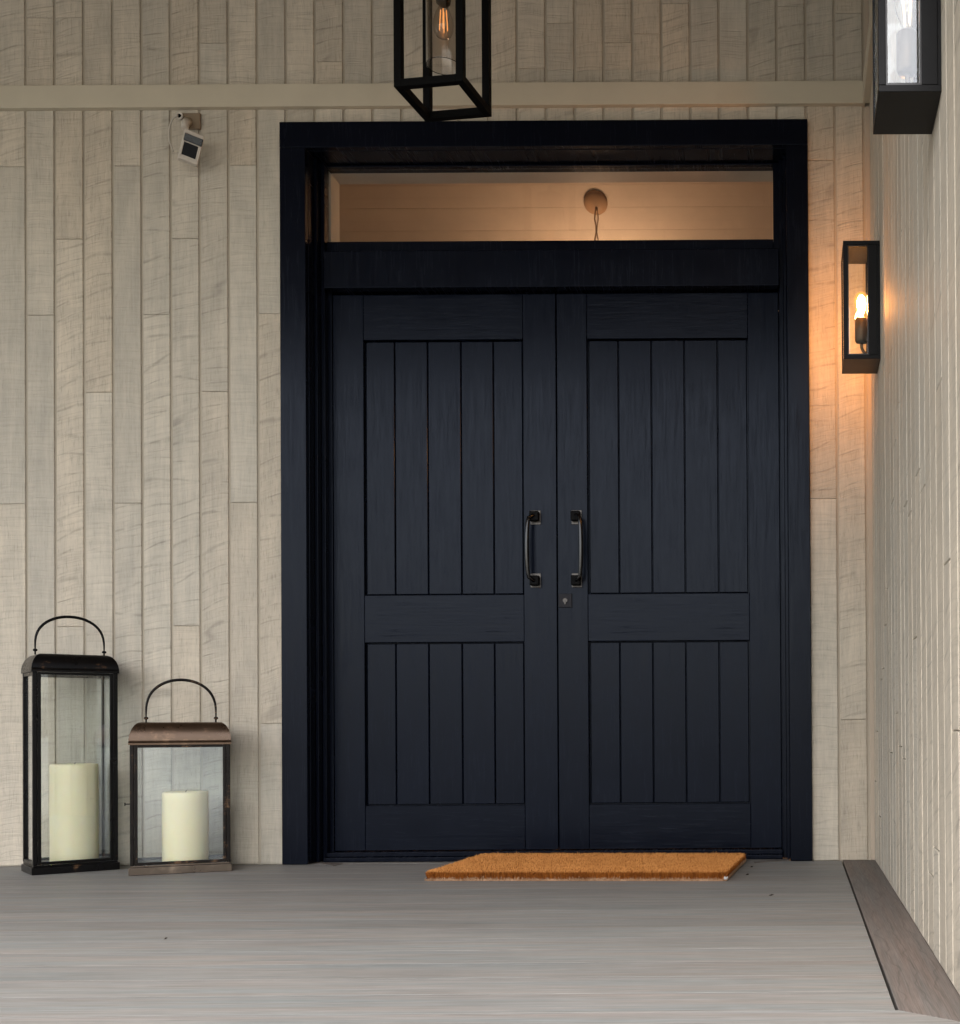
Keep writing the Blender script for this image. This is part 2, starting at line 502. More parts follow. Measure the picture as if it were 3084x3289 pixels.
# border board beside the side wall and the front border board, mitred where they meet
mb = MB().prism([(XS, -2.258), (WX1-.004, -2.362), (WX1-.004, -.001), (XS, -.001)], -.021, 0)
cx_, cy_ = .212, -1.13
mb.v = [((v[1]-cy_), -(v[0]-cx_), v[2]) for v in mb.v]
obj('floor_board', mb, M_deck2, fl, (cx_, cy_, 0), (0, 0, R(90)), bevel=.001, label='darker border board beside the side wall')
mb = MB().prism([(WX0, -2.2602), (WX0, -2.3995), (WX1-.004, -2.3995), (WX1-.004, -2.364), (XS-.0005, -2.2602)], -.021, .0)
obj('floor_board', mb, M_deck, fl)
y = -2.40
while y > -4.85:
    floor_board(WX0, WX1-.004, y-pitch+.0007, y-.0007)
    y -= pitch
# small mitred make-up pieces at the door jambs
obj('floor_board', MB().prism([(-1.648, .040), (-1.55, -.075), (-1.546, .001), (-1.62, .039)], .0003, .0016), M_deck2, fl,
    label='small darker make-up piece at the left jamb')
obj('floor_board', MB().prism([(-.145, -.03), (-.140, -.07), (-.03, -.002), (-.03, .038)], .0003, .0016), M_deck2, fl,
    label='small darker make-up piece at the right jamb')

# ceiling, eave beam
M_ceil = mat_paint('stained_ceiling', (.30, .235, .150), .7, .25, .8, 'X', .1)
ceil = obj('porch_ceiling', MB().box(WX0-.6, WX1+.5, WY0-.1, .3, CZ+.02, CZ+.22), M_ceil, kind='structure')
y = WY0+.0
while y < -.02:
    y1 = min(y+.138, -.001)
    obj('ceiling_board', board_mesh(y1-y-.004, WX1-WX0-.002, .017), M_ceil, ceil, ((WX0+WX1)/2, (y+y1)/2, CZ), basis((0,1,0), (0,0,1), (1,0,0)))
    y += .14
tag(obj('eave_beam', MB().box(WX0-.6, WX1+.5, WY0-.16, WY0-.02, 2.90, CZ+.019), M_trim, bevel=.004),
    'long painted beam under the front edge of the porch roof', 'beam')
tag(obj('side_beam', MB().box(WX0-.5, WX0-.36, WY0-.019, -.0, 2.90, CZ+.019), M_trim, bevel=.004),
    'painted beam under the open left end of the porch roof', 'beam')

# ------------------------------------------------------------ back wall
DX0, DX1, DZ = -1.742, .056, 2.528      # outer edge of the door casing
bw = thing('back_wall', 'pale timber-clad back wall of upright sawn boards around the door', 'wall')
mb = MB()
HX0, HX1, HZ = -1.665, -.008, 2.453      # hole
mb.box(WX0, HX0, -.0015, .15, -.2, CZ+.1).box(HX1, WX1+.25, -.0015, .15, -.2, CZ+.1).box(HX0, HX1, -.0015, .15, HZ, CZ+.1)
obj('backing', mb, M_back, bw)
TZ0, TZ1 = 2.580, 2.657
GX0, GP, GW = -2.616, .0988, .0088
cols = {  # joint heights seen in the photograph, by column
 0: [2.39, 1.235], 1: [2.90, 1.88, .68], 2: [2.90, 2.14, .815], 3: [1.615], 4: [2.39, 1.235], 5: [1.88], 6: [2.14, .815],
 7: [2.81, 1.615], 8: [2.39, 1.235], 9: [1.88, .48], 28: [2.395, 1.235], 29: [2.90, .48]}
i = -27
while True:
    xa = GX0 + GP*(i-1) + GW/2; xb = GX0 + GP*i - GW/2
    if i == 30: break
    i_ = i; i += 1
    if xb <= WX0: continue
    xa = max(xa, WX0)
    js = cols.get(i_)
    if js is None:
        js = [random.uniform(.4, 1.3), random.uniform(1.5, 2.5)]
        if random.random() < .5: js.append(random.uniform(2.70, 2.94))
    def put(x0, x1, z0, z1):
        zs = [z0] + sorted(j for j in js if z0+.03 < j < z1-.03) + [z1]
        for a, b in zip(zs, zs[1:]):
            a2 = a + (.0006 if a != z0 else 0); b2 = b - (.0006 if b != z1 else 0)
            obj('wall_board', board_mesh(x1-x0, b2-a2, .005, .0016), M_board, bw,
                ((x0+x1)/2, random.uniform(-.0004, .0004)-.007, (a2+b2)/2))
    put(xa, xb, TZ1-.001, CZ)
    if xb <= DX0+.02 or xa >= DX1-.02:
        if xa < DX0 < xb: put(xa, min(xb, DX0+.01), .0015, TZ0+.001)
        else: put(xa, xb, .0015, TZ0+.001)
    elif xa < DX0:
        put(xa, DX0+.01, .0015, TZ0+.001)
    elif xb > DX1:
        put(DX1-.01, xb, .0015, TZ0+.001)
    else:
        put(xa, xb, DZ-.01, TZ0+.001)
obj('trim_band', MB().box(WX0, WX1-.022, -.028, .006, TZ0, TZ1), M_trim, bw, bevel=.0015)
# slim bead in the corner, a strip by the casing
obj('corner_bead', MB().box(.2545, WX1-.001, -.010, .006, .0015, TZ0-.001), M_bead, bw, bevel=.002)
obj('corner_bead', MB().box(.2545, WX1-.001, -.010, .006, TZ1+.001, CZ), M_bead, bw, bevel=.002)

# ------------------------------------------------------------ side wall (right)
sw = thing('side_wall', 'pale timber-clad side wall at right carrying two lantern lights', 'wall', (0,0,0))
obj('backing', MB().box(WX1-.0005, WX1+.2, SY0, .006, -.2, CZ+.019), M_back, sw)
yy = -.016
j = 0
SGP = .0988
while yy > SY0+.03:
    y1 = max(yy - SGP + .009, SY0)
    js = [random.uniform(.15, 1.1), random.uniform(1.2, 2.0)]
    if j % 3 == 0: js.append(random.uniform(2.1, 2.5))
    def put2(z0, z1):
        zs = [z0] + sorted(q for q in js if z0+.03 < q < z1-.03) + [z1]
        for a, b in zip(zs, zs[1:]):
            a2 = a + (.0008 if a != z0 else 0); b2 = b - (.0008 if b != z1 else 0)
            obj('wall_board', board_mesh(yy-y1, b2-a2, .005, .0018), M_board2, sw,
                (WX1-.006+random.uniform(-.0006, .0006), (yy+y1)/2, (a2+b2)/2), (0, 0, R(-90)))
    put2(.0015, TZ0+.001); put2(TZ1-.001, CZ)
    yy -= SGP; j += 1
obj('trim_band', MB().box(WX1-.0295, WX1-.0, SY0, -.0285, TZ0-.002, TZ1+.001), M_trim, sw, bevel=.0015)

# ------------------------------------------------------------ double door
door = thing('double_door', 'navy double front door with black frame and amber-lit glass above', 'door', (-.84, 0, 0))
OX = -.84
def dobj(name, boxes, mat, parent=None, bevel=.0012, label=None):
    """boxes in world coordinates -> object under the door with its origin at its own centre"""
    xs = [b[0] for b in boxes] + [b[1] for b in boxes]; ys = [b[2] for b in boxes] + [b[3] for b in boxes]; zs = [b[4] for b in boxes] + [b[5] for b in boxes]
    c = Vector(((min(xs)+max(xs))/2, (min(ys)+max(ys))/2, (min(zs)+max(zs))/2))
    mb = MB()
    for b in boxes: mb.box(b[0]-c.x, b[1]-c.x, b[2]-c.y, b[3]-c.y, b[4]-c.z, b[5]-c.z)
    p = parent or door
    base = Vector((OX, 0, 0)) + (Vector(p.location) if p is not door else Vector())
    return obj(name, mb, mat, p, c - base, bevel=bevel, label=label)
CX0, CX1, CZ1 = -1.655, -.018, 2.440
dobj('casing_side', [(DX0, CX0, -.026, .0, 0.0015, CZ1-.0005)], M_case, bevel=.002)
dobj('casing_side', [(CX1, DX1, -.026, .0, 0.0015, CZ1-.0005)], M_case, bevel=.002)
dobj('casing_head', [(DX0, DX1, -.0265, .0, CZ1, DZ)], M_case, bevel=.002)
# jamb with stepped stops
dobj('jamb', [(CX0-.009, CX0+.001, .0005, .160, .0015, CZ1-.002), (CX0+.0015, CX0+.012, .045, .108, .0015, CZ1-.002), (CX0+.0125, CX0+.026, .078, .108, .0015, CZ1-.002), (CX0+.0015, CX0+.039, .1085, .160, .0015, 2.118)], M_case)
dobj('jamb', [(CX1-.001, CX1+.009, .0005, .160, .0015, CZ1-.002), (CX1-.012, CX1-.0015, .045, .108, .0015, CZ1-.002), (CX1-.026, CX1-.0125, .078, .108, .0015, CZ1-.002), (CX1-.029, CX1-.0015, .1085, .160, .0015, 2.118)], M_case)
dobj('head_jamb', [(CX0, CX1, .0005, .160, CZ1-.001, CZ1+.012)], M_case)
dobj('transom_bar', [(CX0+.027, CX1-.027, .058, .160, 1.990, 2.120)], M_case, bevel=.003)
dobj('sill', [(CX0+.0275, CX1-.0275, .040, .165, .0015, .016), (CX0+.0275, CX1-.0275, .066, .165, .0165, .0315)], M_case, bevel=.002)
dobj('light_leak_strip', [(-.850, -.810, .1575, .163, .04, 1.98), (CX0, CX1, .1605, .167, 1.94, 2.03), (CX0, CX0+.06, .1605, .167, .03, 1.935), (CX1-.06, CX1, .1605, .167, .03, 1.935)], M_case)  # unseen strips added behind the leaves to block hall light leaking through
# transom light
tw = dobj('transom_window', [(-1.634+.0, -.0655, .100, .150, 2.122, 2.168), (-1.634, -.0655, .100, .150, 2.4305, 2.4375), (-1.6495, -1.6405, .100, .150, 2.122, 2.4375), (-.065, -.030, .100, .150, 2.122, 2.4375)], M_case)
dobj('pane', [(-1.632, -.0675, .118, .124, 2.169, 2.430)], M_tgl, tw, 0)
lin = [(-1.645, -1.634, .151, .235, 2.15, 2.440), (-.066, -.055, .151, .235, 2.15, 2.440), (-1.6335, -.0665, .151, .235, 2.4305, 2.440), (-1.6335, -.0665, .151, .235, 2.13, 2.150)]
M_lining = mat_paint('cream_lining', (.62, .58, .50), .5, .3)
dobj('reveal_lining', lin, M_lining, tw)

LY = .110
def leaf(x0, x1, px0, px1, gs, label=None):
    lf = dobj('door_leaf', [(x0+.001, x1-.001, LY+.024, LY+.046, .034, 1.985)], M_door_v, bevel=0, label=label)
    zr = [(.0335, .190), (.762, .928), (1.825, 1.985)]
    dobj('stile', [(x0, px0, LY, LY+.0235, .0335, 1.985)], M_door_v, lf, .0018)
    dobj('stile', [(px1, x1, LY, LY+.0235, .0335, 1.985)], M_door_v, lf, .0018)
    for a, b in zr:
        dobj('rail', [(px0+.0004, px1-.0004, LY+.0002, LY+.0235, a, b)], M_door_h, lf, .0018)
    xs = [px0+.004] + gs + [px1-.004]
    for z0, z1 in ((.190, .762), (.928, 1.825)):
        for a, b in zip(xs, xs[1:]):
            w = b-a-.0028; L = z1-z0-.007
            base = Vector((OX, 0, 0)) + Vector(lf.location)
            obj('door_board', board_mesh(w, L, .0115, .0022), M_door_v, lf, Vector(((a+b)/2, LY+.012, (z0+z1)/2)) - base)
    return lf
leafL = leaf(-1.614, -.8318, -1.507, -.947, [-1.401, -1.285, -1.168, -1.054])
leafR = leaf(-.8282, -.049, -.723, -.157, [-.614, -.498, -.382, -.265])

def pull(lf, xp0, xp1, xbar):
    base = Vector((OX, 0, 0)) + Vector(lf.location)
    h = MB()
    zt0, zt1, zb0, zb1 = 1.172, 1.222, .951, 1.001
    xm = (xp0+xp1)/2
    for z0, z1 in ((zt0+.010, zt1-.006), (zb0+.006, zb1-.010)):
        bk = MB().box(xp0+.001, xp1-.003, LY-.030, LY-.0045, z0, z1)
        bk.v = [tuple(Vector(v)-base) for v in bk.v]
        obj('handle_post', bk, M_cage, lf, bevel=.003)
    pts = []; rad = []
    n = 18
    for i in range(n+1):
        t = i/n
        a = math.pi*t
        z = 1.203 - (1.203-.971)*t
        out = min(1.0, max(0.0, math.sin(a))**.16)
        pts.append((xm + (xbar-xm)*out, LY-.026-.020*out, z)); rad.append(.0062 + .0020*math.sin(a))
    h.tube(pts, rad, 12)
    h.v = [tuple(Vector(v)-base) for v in h.v]
    obj('handle', h, M_blackmetal, lf, bevel=.002)
    for z0, z1 in ((zt0, zt1), (zb0, zb1)):
        pl = MB().box(xp0, xp1, LY-.004, LY-.0003, z0, z1)
        zc = z0+.0065 if z0 < 1.1 else z1-.0065
        zo = z1-.007 if z0 < 1.1 else z0+.007
        for sx, sz in ((xp0+.008, zc), (xp1-.008, zc), (xm, zo)):
            c = [(sx+.0022*math.cos(q*math.pi/4), LY-.0046, sz+.0022*math.sin(q*math.pi/4)) for q in range(8)]
            pl.add(c, [tuple(range(8))])
        pl.v = [tuple(Vector(v)-base) for v in pl.v]
        obj('handle_plate', pl, M_pewter, lf, bevel=.001)
pull(leafL, -.923, -.887, -.927)
pull(leafR, -.779, -.743, -.739)
# keyhole plate on the right leaf
base = Vector((OX, 0, 0)) + Vector(leafR.location)
lk = MB().box(-.8255, -.779, LY-.006, LY-.0003, .881, .929)
lk.v = [tuple(Vector(v)-base) for v in lk.v]
lp = obj('lock_plate', lk, mat_paint('dark_lock_plate', (.012, .012, .016), .35, .09, mottle=.1, metallic=.0), leafR, bevel=.001)
lc = MB()
def disc_y(mb, cx, cz, r, y0, y1, n=18, zs=1.0):
    vs = []
    for yv in (y0, y1):
        for q in range(n):
            a = 2*math.pi*q/n; vs.append((cx+r*math.cos(a), yv, cz+r*zs*math.sin(a)))
    mb.add(vs, [tuple(range(n)), tuple(range(n, 2*n))[::-1]] + [(q, (q+1) % n, n+(q+1) % n, n+q)[::-1] for q in range(n)])
disc_y(lc, -.802, .905, .0085, LY-.0085, LY-.006)
lc.box(-.8048, -.7992, LY-.0095, LY-.006, .891, .905)
lc.v = [tuple(Vector(v)-base) for v in lc.v]
obj('lock_cylinder', lc, M_pewter, leafR, bevel=.0006)

# ------------------------------------------------------------ hall behind the glass
M_hall = mat_paint('hall_paint', (.60, .52, .42), .6, .3)
rm = MB()
rm.box(-3.2, -3.05, .16, 2.6, -.1, 4.5).box(1.2, 1.35, .16, 2.6, -.1, 4.5).box(-3.2, 1.35, 2.6, 2.75, -.1, 4.5)
rm.box(-3.2, 1.35, .155, 2.6, -.2, -.1).box(-3.2, 1.35, .0, 2.6, 4.5, 4.6).box(-3.2, -1.67, .155, .2, -.1, 4.5).box(-.003, 1.35, .155, .2, -.1, 4.5)
rm.box(-1.669, -.004, .155, .2, 2.445, 4.5)
obj('hall_room', rm, M_hall, kind='structure')
M_hallc = mat_paint('hall_ceiling_paint', (.74, .64, .53), .55, .3, .5, 'X', .05)

Q = math.sqrt(.5)
hc = obj('hall_ceiling', MB().box(0, 3.6, .010, .03, -2.1, 2.1), M_hall, loc=(-.925, .2, 4.0), rot=basis((0,Q,-Q), (0,Q,Q), (1,0,0)), kind='structure')
for q in range(34):
    obj('ceiling_board', board_mesh(.1024, 4.18, .0095, .0007), M_hallc, hc, (.06+.103*q, 0, 0))
# ceiling rose, flex and globe hanging in the hall
hp = thing('hall_pendant', 'round ceiling rose and hanging flex seen through the amber glass over the door', 'ceiling light', (-.887, 1.355, 2.33))
M_rose = mat_paint('bronze_rose', (.46, .29, .17), .5, .4)
mr = MB().lathe([(.0, .0), (.054, .0), (.054, .008), (.040, .020), (.012, .028), (.0, .028)], n=28, cap=False)
obj('ceiling_rose', mr, M_rose, hp, (0, .0, .515), (R(180-45), 0, 0))
pts = [(.004*math.sin(q*1.7), .003*math.cos(q*2.1)-.012, .13+.365*q/12) for q in range(13)]
obj('flex', MB().tube(pts, .0035, 8), M_rose, hp)
pts = [(.009-.004*math.sin(q*1.7), .004*math.cos(q*2.1)-.012, .13+.365*q/12) for q in range(13)]
obj('flex', MB().tube(pts, .0028, 8), M_rose, hp)
obj('globe', MB().lathe([(.085*math.sin(math.pi*q/12), -.085*math.cos(math.pi*q/12)) for q in range(13)], n=24, cap=False),
    mat_emit('hall_globe_glow', (1.0, .60, .35), HALL), hp, (0, 0, .0))
obj('collar', MB().lathe([(.02, .08), (.03, .085), (.03, .13), (.012, .16)], n=20), M_rose, hp)

# ------------------------------------------------------------ wall lanterns
def cyl(mb, r, z0, z1, c=(0,0), n=24): return mb.lathe([(r, z0), (r, z1)], (c[0], c[1], 0), n)
def wall_lantern(name, label, y_front, glow, fil, glass):
    W, D_, H = .112, .158, .362            # stands out from the wall, along the wall, tall
    t = thing(name, label, 'wall light', (WX1-.0065, y_front, 1.577), 0, 'lantern lights on the side wall')
    # local: x from -W to 0 (wall), y from 0 (towards viewer) to D_, z 0..H
    f = .013; fw = .035; bt = .012
    obj('plate', MB().box(-W, 0, 0, D_, 0, bt), M_black, t, bevel=.0008)
    obj('plate', MB().box(-W, 0, 0, D_, H-bt, H), M_black, t, bevel=.0008)
    obj('back_plate', MB().box(-.006, 0, .001, D_-.001, bt+.0005, H-bt-.0005), M_black, t)
    for y0 in (0, D_-f):
        obj('post', MB().box(-W, -W+f, y0, y0+f, bt+.0003, H-bt-.0003), M_black, t, bevel=.0008)
        obj('post', MB().box(-fw, -.0065, y0, y0+f, bt+.0003, H-bt-.0003), M_black, t, bevel=.0008)
    # thin glazing beads round the front opening
    gb = MB(); a0, a1 = -W+f, -fw; z0, z1 = bt+.0005, H-bt-.0005
    for y0 in (.0015,):
        gb.box(a0+.0002, a0+.0035, y0, y0+.007, z0, z1).box(a1-.0035, a1-.0002, y0, y0+.007, z0, z1)
        gb.box(a0+.0036, a1-.0036, y0, y0+.007, z0, z0+.004).box(a0+.0036, a1-.0036, y0, y0+.007, z1-.004, z1)
    obj('glazing_bead', gb, M_blackmetal, t)
    obj('glass_pane', MB().box(a0+.0004, a1-.0004, .009, .0115, z0, z1), glass, t)
    obj('glass_pane', MB().box(a0+.0004, a1-.0004, D_-.0115, D_-.009, z0, z1), M_lampglass, t)
    obj('glass_pane', MB().box(-W+.002, -W+.0045, f+.0004, D_-f-.0004, z0, z1), M_lampglass, t)
    # lamp holder and curved arm from the wall
    cx, cy = -.053, .079
    so = MB().lathe([(.006, .071), (.017, .074), (.0205, .080), (.0205, .146), (.017, .150), (.008, .150)], (cx, cy, 0), 24)
    obj('lamp_holder', so, M_brass, t)
    pts = [(cx, cy, .074)]
    for q in range(9):
        a = math.pi/2*q/8
        pts.append((cx+.022-.022*math.cos(a), cy, .064-.026*math.sin(a)))
    pts.append((-.006, cy, .038))
    obj('arm', MB().tube(pts, .0048, 10), M_brass, t)
    bulb = [(.008, .150), (.0095, .158), (.012, .166), (.019, .182), (.0235, .197), (.0240, .207), (.0215, .218), (.0150, .227), (.0070, .2315), (.0002, .2325)]
    b = obj('bulb', MB().lathe(bulb, (cx, cy, 0), 24, cap=False), M_glowglass if glow else M_bulbglass, t)
    fm = MB()
    if glow:
        fm.lathe([(.001, .163), (.007, .167), (.0115, .178), (.0135, .195), (.012, .210), (.007, .218), (.001, .221)], (cx, cy, 0), 16, cap=False)
    else:
        for q in range(4):
            a = q*math.pi/2+.5
            fm.tube([(cx+.006*math.cos(a), cy+.006*math.sin(a), .165), (cx+.010*math.cos(a), cy+.010*math.sin(a), .212)], .0011, 6)
    obj('filament', fm, fil, b)
    return t
M_brass = mat_paint('antique_brass', (.11, .075, .045), .42, .5, mottle=.15, metallic=.6)
M_lit = mat_emit('lit_bulb_glow', (1.0, .40, .11), BULB)
M_fil = mat_emit('filament_glow', (1.0, .62, .40), .9)
M_glowglass = mat_glass('halo_glow_bulb_glass', (.95, .85, .70), refl=1.0)
_nt = M_glowglass.node_tree
_ad = _nt.nodes.new('ShaderNodeAddShader'); _em = _nt.nodes.new('ShaderNodeEmission')
_em.inputs['Color'].default_value = (1.0, .42, .10, 1); _em.inputs['Strength'].default_value = .16  # weak orange emission on the envelope stands in for the lens halo
_o = [n for n in _nt.nodes if n.type == 'OUTPUT_MATERIAL'][0]; _src = _o.inputs['Surface'].links[0].from_socket
_nt.links.new(_src, _ad.inputs[0]); _nt.links.new(_em.outputs[0], _ad.inputs[1]); _nt.links.new(_ad.outputs[0], _o.inputs['Surface'])
wall_lantern('wall_lantern', 'brightly lit black box lantern on the side wall beside the door frame', -.455, True, M_lit, M_lampglass)
wall_lantern('wall_lantern', 'large near black box lantern on the side wall, cut off at the top', -2.022, False, M_fil, mat_glass('coated_lamp_glass', refl=1.6))

# ------------------------------------------------------------ hanging lantern
pd = thing('pendant_lantern', 'open black cage lantern hanging from the porch ceiling over the door', 'pendant light', (-1.121, -.74, 2.268), R(-8.5))
S_, b_ = .206, .0215
PH = .56
fr = MB()
for x0 in (0, S_-b_):
    for y0 in (0, S_-b_):
        obj('bar', MB().box(x0, x0+b_, y0, y0+b_, .0003, PH-.0003), M_cage, pd, bevel=.0008)
for z0 in (0.0, PH-b_):
    for (x0, x1, y0, y1) in ((b_+.0003, S_-b_-.0003, 0, b_), (b_+.0003, S_-b_-.0003, S_-b_, S_), (0, b_, b_+.0003, S_-b_-.0003), (S_-b_, S_, b_+.0003, S_-b_-.0003)):
        obj('bar', MB().box(x0, x1, y0, y1, z0+.0002, z0+b_), M_cage, pd, bevel=.0008)
c = S_/2
tp = MB().box(c-.011, c+.011, b_+.001, S_-b_-.001, PH-b_+.002, PH-.003)
obj('cross_bar', tp, M_cage, pd)
obj('stem', MB().tube([(c, c, PH-.01), (c, c, CZ-2.268-.02)], .007, 12), M_blackmetal, pd)
obj('canopy', MB().lathe([(.012, -.03), (.05, -.02), (.06, -.004), (.06, .0)], (c, c, CZ-2.268), 24), M_black, pd)
gc = MB()
GR, GT, GZ0, GZ1 = .049, .0022, .105, .40
gc.lathe([(GR, GZ1), (GR, GZ0+.01), (GR-.0006, GZ0+.002), (GR-GT/2, GZ0), (GR-GT, GZ0+.002), (GR-GT, GZ1)], (c, c, 0), 40, cap=False)
obj('glass_shade', gc, mat_glass('smoked_shade_glass', (.88, .855, .83), refl=1.6), pd)
rim = [(c+(GR-.001)*math.cos(2*math.pi*q/48), c+(GR-.001)*math.sin(2*math.pi*q/48), GZ0) for q in range(49)]
obj('shade_rim', MB().tube(rim, .0012, 6), mat_glass('shade_rim_glass', (.35, .33, .31), refl=1.5), pd)
obj('shade_holder', MB().lathe([(.052, .385), (.054, .39), (.054, .405), (.02, .42), (.009, .43), (.009, PH-b_)], (c, c, 0), 24), M_black, pd)
obj('lamp_holder', MB().lathe([(.014, .282), (.020, .288), (.0215, .30), (.0215, .345), (.012, .36), (.008, .40)], (c, c, 0), 24), M_blackmetal, pd)
bl = [(.0105, .290), (.012, .284), (.0135, .276), (.022, .258), (.0285, .238), (.0300, .222), (.0275, .205), (.020, .192), (.010, .1855), (.0002, .184)]
pb = obj('bulb', MB().lathe(bl, (c, c, 0), 28, cap=False), M_bulbglass, pd)
fm = MB()
for q in range(4):
    a = q*math.pi/2+.3
    fm.tube([(c+.008*math.cos(a), c+.008*math.sin(a), .268), (c+.0115*math.cos(a), c+.0115*math.sin(a), .208)], .0016, 6)
obj('filament', fm, mat_emit('dim_filament', (1.0, .40, .12), .55), pb)

# ------------------------------------------------------------ floor lanterns
def floor_lantern(name, label, corner, rot, w, d, hb, hc_, base_h, post, mcap, mbase, mframe, handle_h, handle_in, fr_w):
    t = thing(name, label, 'lantern', (corner[0], corner[1], .0), rot, 'candle lanterns by the door')
    lip = .004
    # base: tray with a lip
    obj('base', MB().box(-lip, w+lip, -lip, d+lip, .0005, base_h*.8).box(.001, w-.001, .001, d-.001, base_h*.8+.0002, base_h), mbase, t, bevel=.0015)
    p = post
    for x0, x1, y0, y1 in ((0, p, 0, p), (w-p, w, 0, p), (0, p, d-p, d), (w-p, w, d-p, d)):
        obj('post', MB().box(x0, x1, y0, y1, base_h+.0003, hb), mframe, t, bevel=.002)
    # door frame on the front
    z0, z1 = base_h+.001, hb-.001
    e = fr_w
    fx0, fx1 = p+.0005, w-p-.0005
    fr = MB().box(fx0, fx0+e, -.001, .007, z0, z1).box(fx1-e, fx1, -.001, .007, z0, z1)
    fr.box(fx0+e, fx1-e, -.001, .007, z0, z0+e).box(fx0+e+.0002, fx1-e-.0002, -.001, .007, z1-e*.8, z1)
    df = obj('door_frame', fr, mframe, t, bevel=.0012)
    # side and back rails
    rb = []
    for zz0, zz1 in ((z0, z0+e), (z1-e, z1)):
        rb += [(p+.0005, w-p-.0005, d-.007, d-.001, zz0, zz1), (.001, .007, p+.0005, d-p-.0005, zz0, zz1), (w-.007, w-.001, p+.0005, d-p-.0005, zz0, zz1)]
    for q in rb: obj('rail', MB().box(*q), mframe, t)
    obj('glass_pane', MB().box(fx0+e*.5, fx1-e*.5, .0072, .0095, z0, z1), M_glass, t)
    obj('glass_pane', MB().box(p, w-p, d-.0098, d-.0074, z0, z1), M_glass, t)
    obj('glass_pane', MB().box(.0074, .0098, p, d-p, z0, z1), M_glass, t)
    obj('glass_pane', MB().box(w-.0098, w-.0074, p, d-p, z0, z1), M_glass, t)
    # cushion-shaped roof with creased hips
    ro = .034; o = .0035
    rings = []
    n = 9
    lev = [(-o, hb), (-o, hb+.006)]
    for q in range(n+1):
        a = math.pi/2*q/n
        lev.append((-o + ro*(1-math.cos(a)), hb+.006+(hc_-.006)*math.sin(a)))
    mb = MB(); vs = []
    for ins, z in lev:
        vs += [(ins, ins, z), (w-ins, ins, z), (w-ins, d-ins, z), (ins, d-ins, z)]
    fs = []
    for r_ in range(len(lev)-1):
        for k_ in range(4):
            fs.append((r_*4+k_, r_*4+(k_+1) % 4, r_*4+4+(k_+1) % 4, r_*4+4+k_))
    nL = (len(lev)-1)*4
    fs.append((nL, nL+1, nL+2, nL+3)); fs.append((3, 2, 1, 0))
    mb.add(vs, fs, True)
    cap = obj('roof', mb, mcap, t)
    me = cap.data
    es = []
    for ed in me.edges:
        a, b = ed.vertices
        if a % 4 == b % 4 or min(a, b) >= nL or (max(a, b) < 8): es.append(ed.index)
    at = me.attributes.new('sharp_edge', 'BOOLEAN', 'EDGE')
    for q in es: at.data[q].value = True
    # bail handle with ball ends
    zt = hb+hc_; hx0, hx1 = handle_in, w-handle_in; cy = d/2
    hh = MB(); pts = []
    rx = (hx1-hx0)/2
    zb = zt+.028
    pts.append((hx0, cy, zb-.016))
    n = 26
    for q in range(n+1):
        a = math.pi*q/n
        ca, sa = math.cos(a), math.sin(a)
        pts.append((hx0+rx-rx*ca*(1+.02*sa), cy, zb+(handle_h-.028)*(sa**.8 if sa > 0 else 0)))
    pts.append((hx1, cy, zb-.016))
    rad = [.0016] + [.0026 + .0022*max(0, math.sin(math.pi*q/n))**.5 for q in range(n+1)] + [.0016]
    hd = obj('handle', hh.tube(pts, rad, 10), mframe, t)
    for x in (hx0, hx1):
        kb = MB().lathe([(.0006, -.005), (.005, -.004), (.0075, 0), (.005, .004), (.0006, .005)], (0, 0, 0), 14, cap=False)
        obj('knob', kb, mframe, hd, (x, cy, zb-.014))
        obj('pin', MB().lathe([(.0028, 0), (.0022, .016)], (0, 0, 0), 10), mframe, hd, (x, cy, zt-.001))
    return t

def candle(label, x, y, z, r, h, rot=0):
    mb = MB()
    prof = [(.0005, .0), (r-.002, .0), (r, .003)]
    for q in range(1, 9): prof.append((r-.0004*math.sin(q*.9), h*q/9))
    prof += [(r-.0002, h-.006), (r-.0020, h-.0015), (r-.006, h), (r-.013, h-.003), (r-.025, h-.010), (.0005, h-.013)]
    mb.lathe(prof, n=48, cap=False)
    o = obj('pillar_candle', mb, M_wax, None, (x, y, z))
    tag(o, label, 'candle', 'pillar candles in the lanterns')
    obj('wick', MB().tube([(0, 0, h-.014), (.001, 0, h-.002), (.003, .001, h+.004)], .0012, 6), M_black, o)

r1 = R(41)
c1 = (-2.423, -.288)
floor_lantern('candle_lantern', 'taller blackened metal candle lantern standing nearest the left edge of the porch', c1, r1, .243, .176,
              .648, .060, .030, .0135, M_bronze, M_bronze, M_bronze, .127, .022, .0095)
candle('taller ivory pillar candle inside the tall dark lantern', c1[0]+.133*math.cos(r1)-.088*math.sin(r1), c1[1]+.131*math.sin(r1)+.088*math.cos(r1), .0305, .0705, .320)
r2 = R(25)
c2 = (-2.097, -.322)
floor_lantern('candle_lantern', 'shorter lantern with coppery rubbed roof, between the tall lantern and the door', c2, r2, .288, .180,
              .412, .072, .030, .0120, M_bronze2, M_pearl, M_worn, .139, .042, .0095)
candle('shorter ivory pillar candle inside the coppery lantern', c2[0]+.156*math.cos(r2)-.09*math.sin(r2), c2[1]+.150*math.sin(r2)+.09*math.cos(r2), .0305, .0685, .228)
# latch of the shorter lantern
ob = [o for o in bpy.data.objects if o.get('category') == 'lantern'][1]
obj('latch', MB().tube([(-.014, .004, .226), (.004, .002, .226)], .0018, 8).tube([(-.0135, .004, .221), (-.0135, .004, .231)], .0018, 8), M_bronze, ob)

